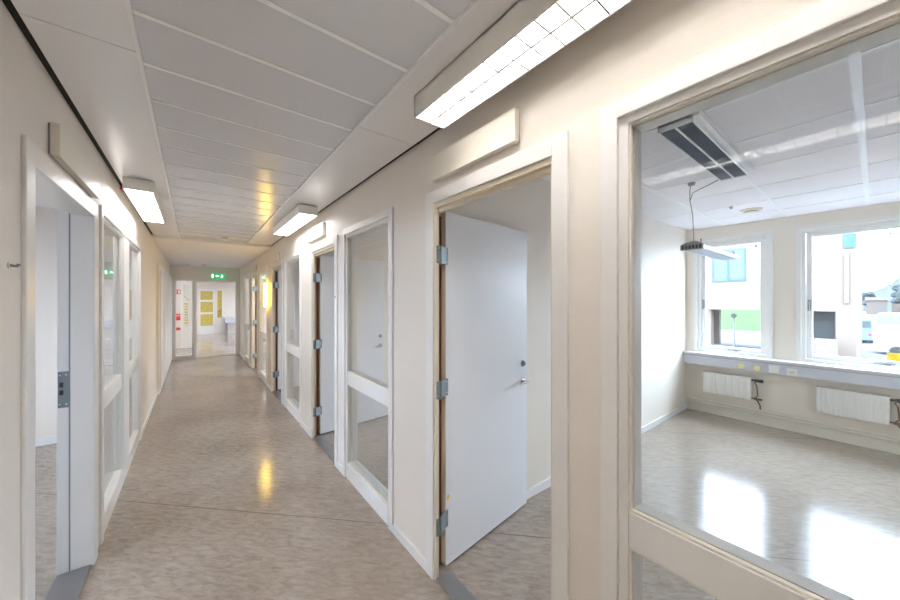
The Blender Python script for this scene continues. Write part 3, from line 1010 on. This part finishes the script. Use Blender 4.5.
for z_, h_ in ((0.93, 0.13), (1.09, 0.05), (0.60, 0.09)):
    tag(B(0, 0, 0, 0.17, 0.02, h_).build('red_label', M['red'], None, loc=(-0.495, 13.978, z_)),
        {0.93: 'middle and tallest red label on the partition behind the end screen', 1.09: 'thin red label just above the middle one behind the end screen', 0.60: 'lowest red label on the partition behind the end screen'}[z_], 'label', 'red labels behind the end screen')
fs = empty('fire_sign', (-0.47, 13.975, 1.78), 'small red and white fire sign high on the partition behind the end screen', 'sign')
B(0, 0, 0, 0.15, 0.02, 0.15).build('plate', M['red'], fs)
mb = MB()
mb.box(0.02, -0.002, 0.02, 0.05, 0.0, 0.06)
mb.prism([(0.03, 0.07), (0.06, 0.07), (0.06, 0.13), (0.03, 0.13)], 'y', -0.002, 0.0)
mb.box(0.09, -0.002, 0.02, 0.13, 0.0, 0.13)
mb.build('symbol', M['sock'], fs)

# ---------------------------------------------------------------- outdoors
GZ = -2.5
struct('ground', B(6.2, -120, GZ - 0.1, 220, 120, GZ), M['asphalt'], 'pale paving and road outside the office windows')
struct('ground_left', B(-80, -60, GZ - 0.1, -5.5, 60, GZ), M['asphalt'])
lawn = MB()
lawn.prism([(58, GZ), (76, 0.9), (84, 1.4), (84, GZ)], 'y', 4, 60)
tag(lawn.build('lawn', M['grass']), 'bright green grass bank behind the pale building', 'grass', kind='stuff')
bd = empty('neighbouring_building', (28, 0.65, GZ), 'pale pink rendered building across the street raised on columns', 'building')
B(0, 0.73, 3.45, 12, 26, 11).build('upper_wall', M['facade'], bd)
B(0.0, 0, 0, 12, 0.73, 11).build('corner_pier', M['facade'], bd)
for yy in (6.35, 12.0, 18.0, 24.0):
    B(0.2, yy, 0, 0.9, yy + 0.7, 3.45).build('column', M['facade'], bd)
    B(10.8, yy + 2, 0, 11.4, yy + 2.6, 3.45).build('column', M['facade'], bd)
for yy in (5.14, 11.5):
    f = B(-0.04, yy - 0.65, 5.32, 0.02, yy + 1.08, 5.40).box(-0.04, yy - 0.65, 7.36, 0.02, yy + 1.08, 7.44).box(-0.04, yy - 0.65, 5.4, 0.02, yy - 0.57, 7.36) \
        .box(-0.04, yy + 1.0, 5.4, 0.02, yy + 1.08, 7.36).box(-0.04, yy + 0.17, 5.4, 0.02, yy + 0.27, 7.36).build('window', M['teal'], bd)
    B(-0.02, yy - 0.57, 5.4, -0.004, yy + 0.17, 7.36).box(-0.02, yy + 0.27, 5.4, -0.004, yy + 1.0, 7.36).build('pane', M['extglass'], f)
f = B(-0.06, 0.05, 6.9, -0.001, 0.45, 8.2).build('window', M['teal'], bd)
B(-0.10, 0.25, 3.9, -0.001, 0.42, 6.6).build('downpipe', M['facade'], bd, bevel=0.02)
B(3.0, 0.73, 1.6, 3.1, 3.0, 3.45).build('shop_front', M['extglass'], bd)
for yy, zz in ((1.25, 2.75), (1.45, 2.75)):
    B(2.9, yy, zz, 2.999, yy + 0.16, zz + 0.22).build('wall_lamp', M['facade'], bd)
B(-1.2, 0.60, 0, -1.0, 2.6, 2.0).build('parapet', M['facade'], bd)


def vehicle(name, x, y, z, L, W_, H_, style, m, label, rotz=0.0, group=None, cat='car'):
    root = empty(name, (x, y, z), label, cat, group, None, rotz)
    if style == 'van':
        prof = [(0, 0.3), (0, H_ * 0.95), (L * 0.05, H_), (L * 0.72, H_), (L * 0.86, H_ * 0.58), (L * 0.99, H_ * 0.48), (L, 0.3)]
    else:
        prof = [(0, 0.3), (0.02 * L, H_ * 0.6), (0.16 * L, H_ * 0.66), (0.28 * L, H_), (0.62 * L, H_), (0.76 * L, H_ * 0.65), (0.98 * L, H_ * 0.55), (L, 0.3)]
    MB().prism(prof, 'x', -W_ / 2, W_ / 2).build('body', m, root, bevel=0.05)
    if style == 'van':
        wp = [(L * 0.60, H_ * 0.60), (L * 0.60, H_ * 0.90), (L * 0.74, H_ * 0.90), (L * 0.83, H_ * 0.60)]
    else:
        wp = [(0.20 * L, H_ * 0.68), (0.29 * L, H_ * 0.95), (0.61 * L, H_ * 0.95), (0.73 * L, H_ * 0.68)]
    MB().prism(wp, 'x', -W_ / 2 - 0.01, W_ / 2 + 0.01).build('side_window', M['extglass'], root)
    MB().box(-W_ / 2 + 0.12, -0.012, H_ * 0.62, W_ / 2 - 0.12, 0.06, H_ * 0.88).build('rear_window', M['extglass'], root)
    for yy in (L * 0.18, L * 0.80):
        for sx in (-1, 1):
            MB().tube([(sx * W_ / 2 - sx * 0.22, yy, 0.33), (sx * W_ / 2 + sx * 0.01, yy, 0.33)], 0.33, 20).build('wheel', M['tyre'], root)
    for xa in (-W_ / 2 + 0.05, W_ / 2 - 0.25):
        B(xa, -0.02, 0.7, xa + 0.2, 0.0, 0.95).build('tail_light', M['red'], root)
    return root


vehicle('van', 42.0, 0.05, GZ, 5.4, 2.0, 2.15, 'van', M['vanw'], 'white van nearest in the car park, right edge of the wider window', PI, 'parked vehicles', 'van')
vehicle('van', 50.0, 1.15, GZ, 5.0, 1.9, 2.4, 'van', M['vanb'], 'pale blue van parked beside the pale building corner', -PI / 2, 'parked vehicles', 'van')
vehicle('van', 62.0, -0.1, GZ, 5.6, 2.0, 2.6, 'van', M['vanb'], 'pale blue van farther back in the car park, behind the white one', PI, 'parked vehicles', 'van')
B(-0.9, 0.9, 0, 6.0, 3.0, 1.6).build('deck', M['facade'], bd)

sp = empty('road_sign', (36.5, 7.45, GZ), 'round road sign on a thin post in front of the lawn', 'road sign')
MB().tube([(0, 0, 0), (0, 0, 2.8)], 0.05, 10).build('post', M['greymetal'], sp)
MB().tube([(-0.03, 0, 2.75), (-0.08, 0, 2.75)], 0.2, 24).build('disc', M['cablegrey'], sp)


def house(x, y, w_, d_, h, rh, label, m='beige'):
    root = empty('house', (x, y, GZ), label, 'house', 'far houses')
    B(0, 0, 0, d_, w_, h).build('wall', M[m], root)
    MB().prism([(-0.4, h), (d_ + 0.4, h), (d_ / 2, h + rh)], 'y', -0.3, w_ + 0.3).build('roof', M['rooft'], root)
    for k in range(max(1, int(w_ / 2))):
        B(-0.03, 0.7 + 2 * k, 1.2, 0.0, 1.5 + 2 * k, 2.4).build('window', M['extglass'], root)


house(150, -1.9, 3.6, 8, 4.0, 0.9, 'low beige house beyond the car park, nearest the pale building')
house(160, -8.6, 5.8, 8, 3.6, 0.9, 'longer beige house beyond the car park, right of the first')

hm = MB()
for (xx, seed, hh, y0) in ((190, 3, 9.0, -80),):
    rnd = random.Random(seed)
    pts = []
    n = 200
    for i in range(n + 1):
        yy = 40 - 160 * i / n
        base = 5.0 + 0.0 * i
        if yy < 1: base = 5.0 + min(1, (1 - yy) / 9) ** 1.2 * 8
        pts.append((yy, base + rnd.uniform(-0.45, 0.45)))
    poly = [(40, GZ)] + pts + [(-120, GZ)]
    b = len(hm.v)
    for dx, k in ((0, 0.0), (25, 0.7), (45, 1.0), (80, 0.6)):
        for (yy, zz) in pts:
            hm.v.append((xx + dx + rnd.uniform(-2, 2), yy, GZ + (zz - GZ) * k + (rnd.uniform(-0.5, 0.5) if k else 0)))
    m_ = len(pts)
    for r_ in range(3):
        for i in range(m_ - 1):
            hm.f.append((b + r_ * m_ + i, b + r_ * m_ + i + 1, b + (r_ + 1) * m_ + i + 1, b + (r_ + 1) * m_ + i))
struct('hill', hm, M['hill'], 'hazy wooded hill on the skyline outside the wider office window')


def tree(x, y, h, label, seed):
    rnd = random.Random(seed)
    root = empty('tree', (x, y, GZ), label, 'tree', 'trees by the car park')
    MB().tube([(0, 0, 0), (0.1, 0.05, h * 0.35), (0, 0, h * 0.6)], [0.25, 0.18, 0.08], 8).build('trunk', M['bark'], root)
    bm = bmesh.new()
    for k in range(26):
        r_ = h * rnd.uniform(0.09, 0.17)
        a = rnd.uniform(0, 2 * PI)
        q = rnd.uniform(0, h * 0.24)
        m4 = Matrix.Translation((q * math.cos(a), q * math.sin(a), h * rnd.uniform(0.42, 0.88)))
        res = bmesh.ops.create_icosphere(bm, subdivisions=2, radius=r_, matrix=m4)
        for v in res['verts']:
            v.co += Vector((rnd.uniform(-1, 1), rnd.uniform(-1, 1), rnd.uniform(-1, 1))) * r_ * 0.16
    me = bpy.data.meshes.new('crown')
    bm.to_mesh(me); bm.free()
    me.materials.append(M['foliage'])
    o = bpy.data.objects.new('crown', me)
    C.objects.link(o)
    o.parent = root


tree(140, -4.8, 8.6, 'broad bushy tree on the skyline left of the taller one', 1)
tree(175, -8.0, 14.5, 'taller bushy tree on the skyline at the right edge', 2)
tree(178, 2.0, 7.0, 'low round tree behind the beige houses', 3)

# portals and frames for the windows added in the left room
for a, b in LW:
    portal(-4.92, (a + b) / 2, 1.625, b - a, 1.45, -1)
    f = B(-4.86, a, 0.9, -4.80, a + 0.06, 2.35).box(-4.86, b - 0.06, 0.9, -4.80, b, 2.35).box(-4.86, a, 0.9, -4.80, b, 0.96).box(-4.86, a, 2.29, -4.80, b, 2.35)
    struct('window_30', f, M['white'])
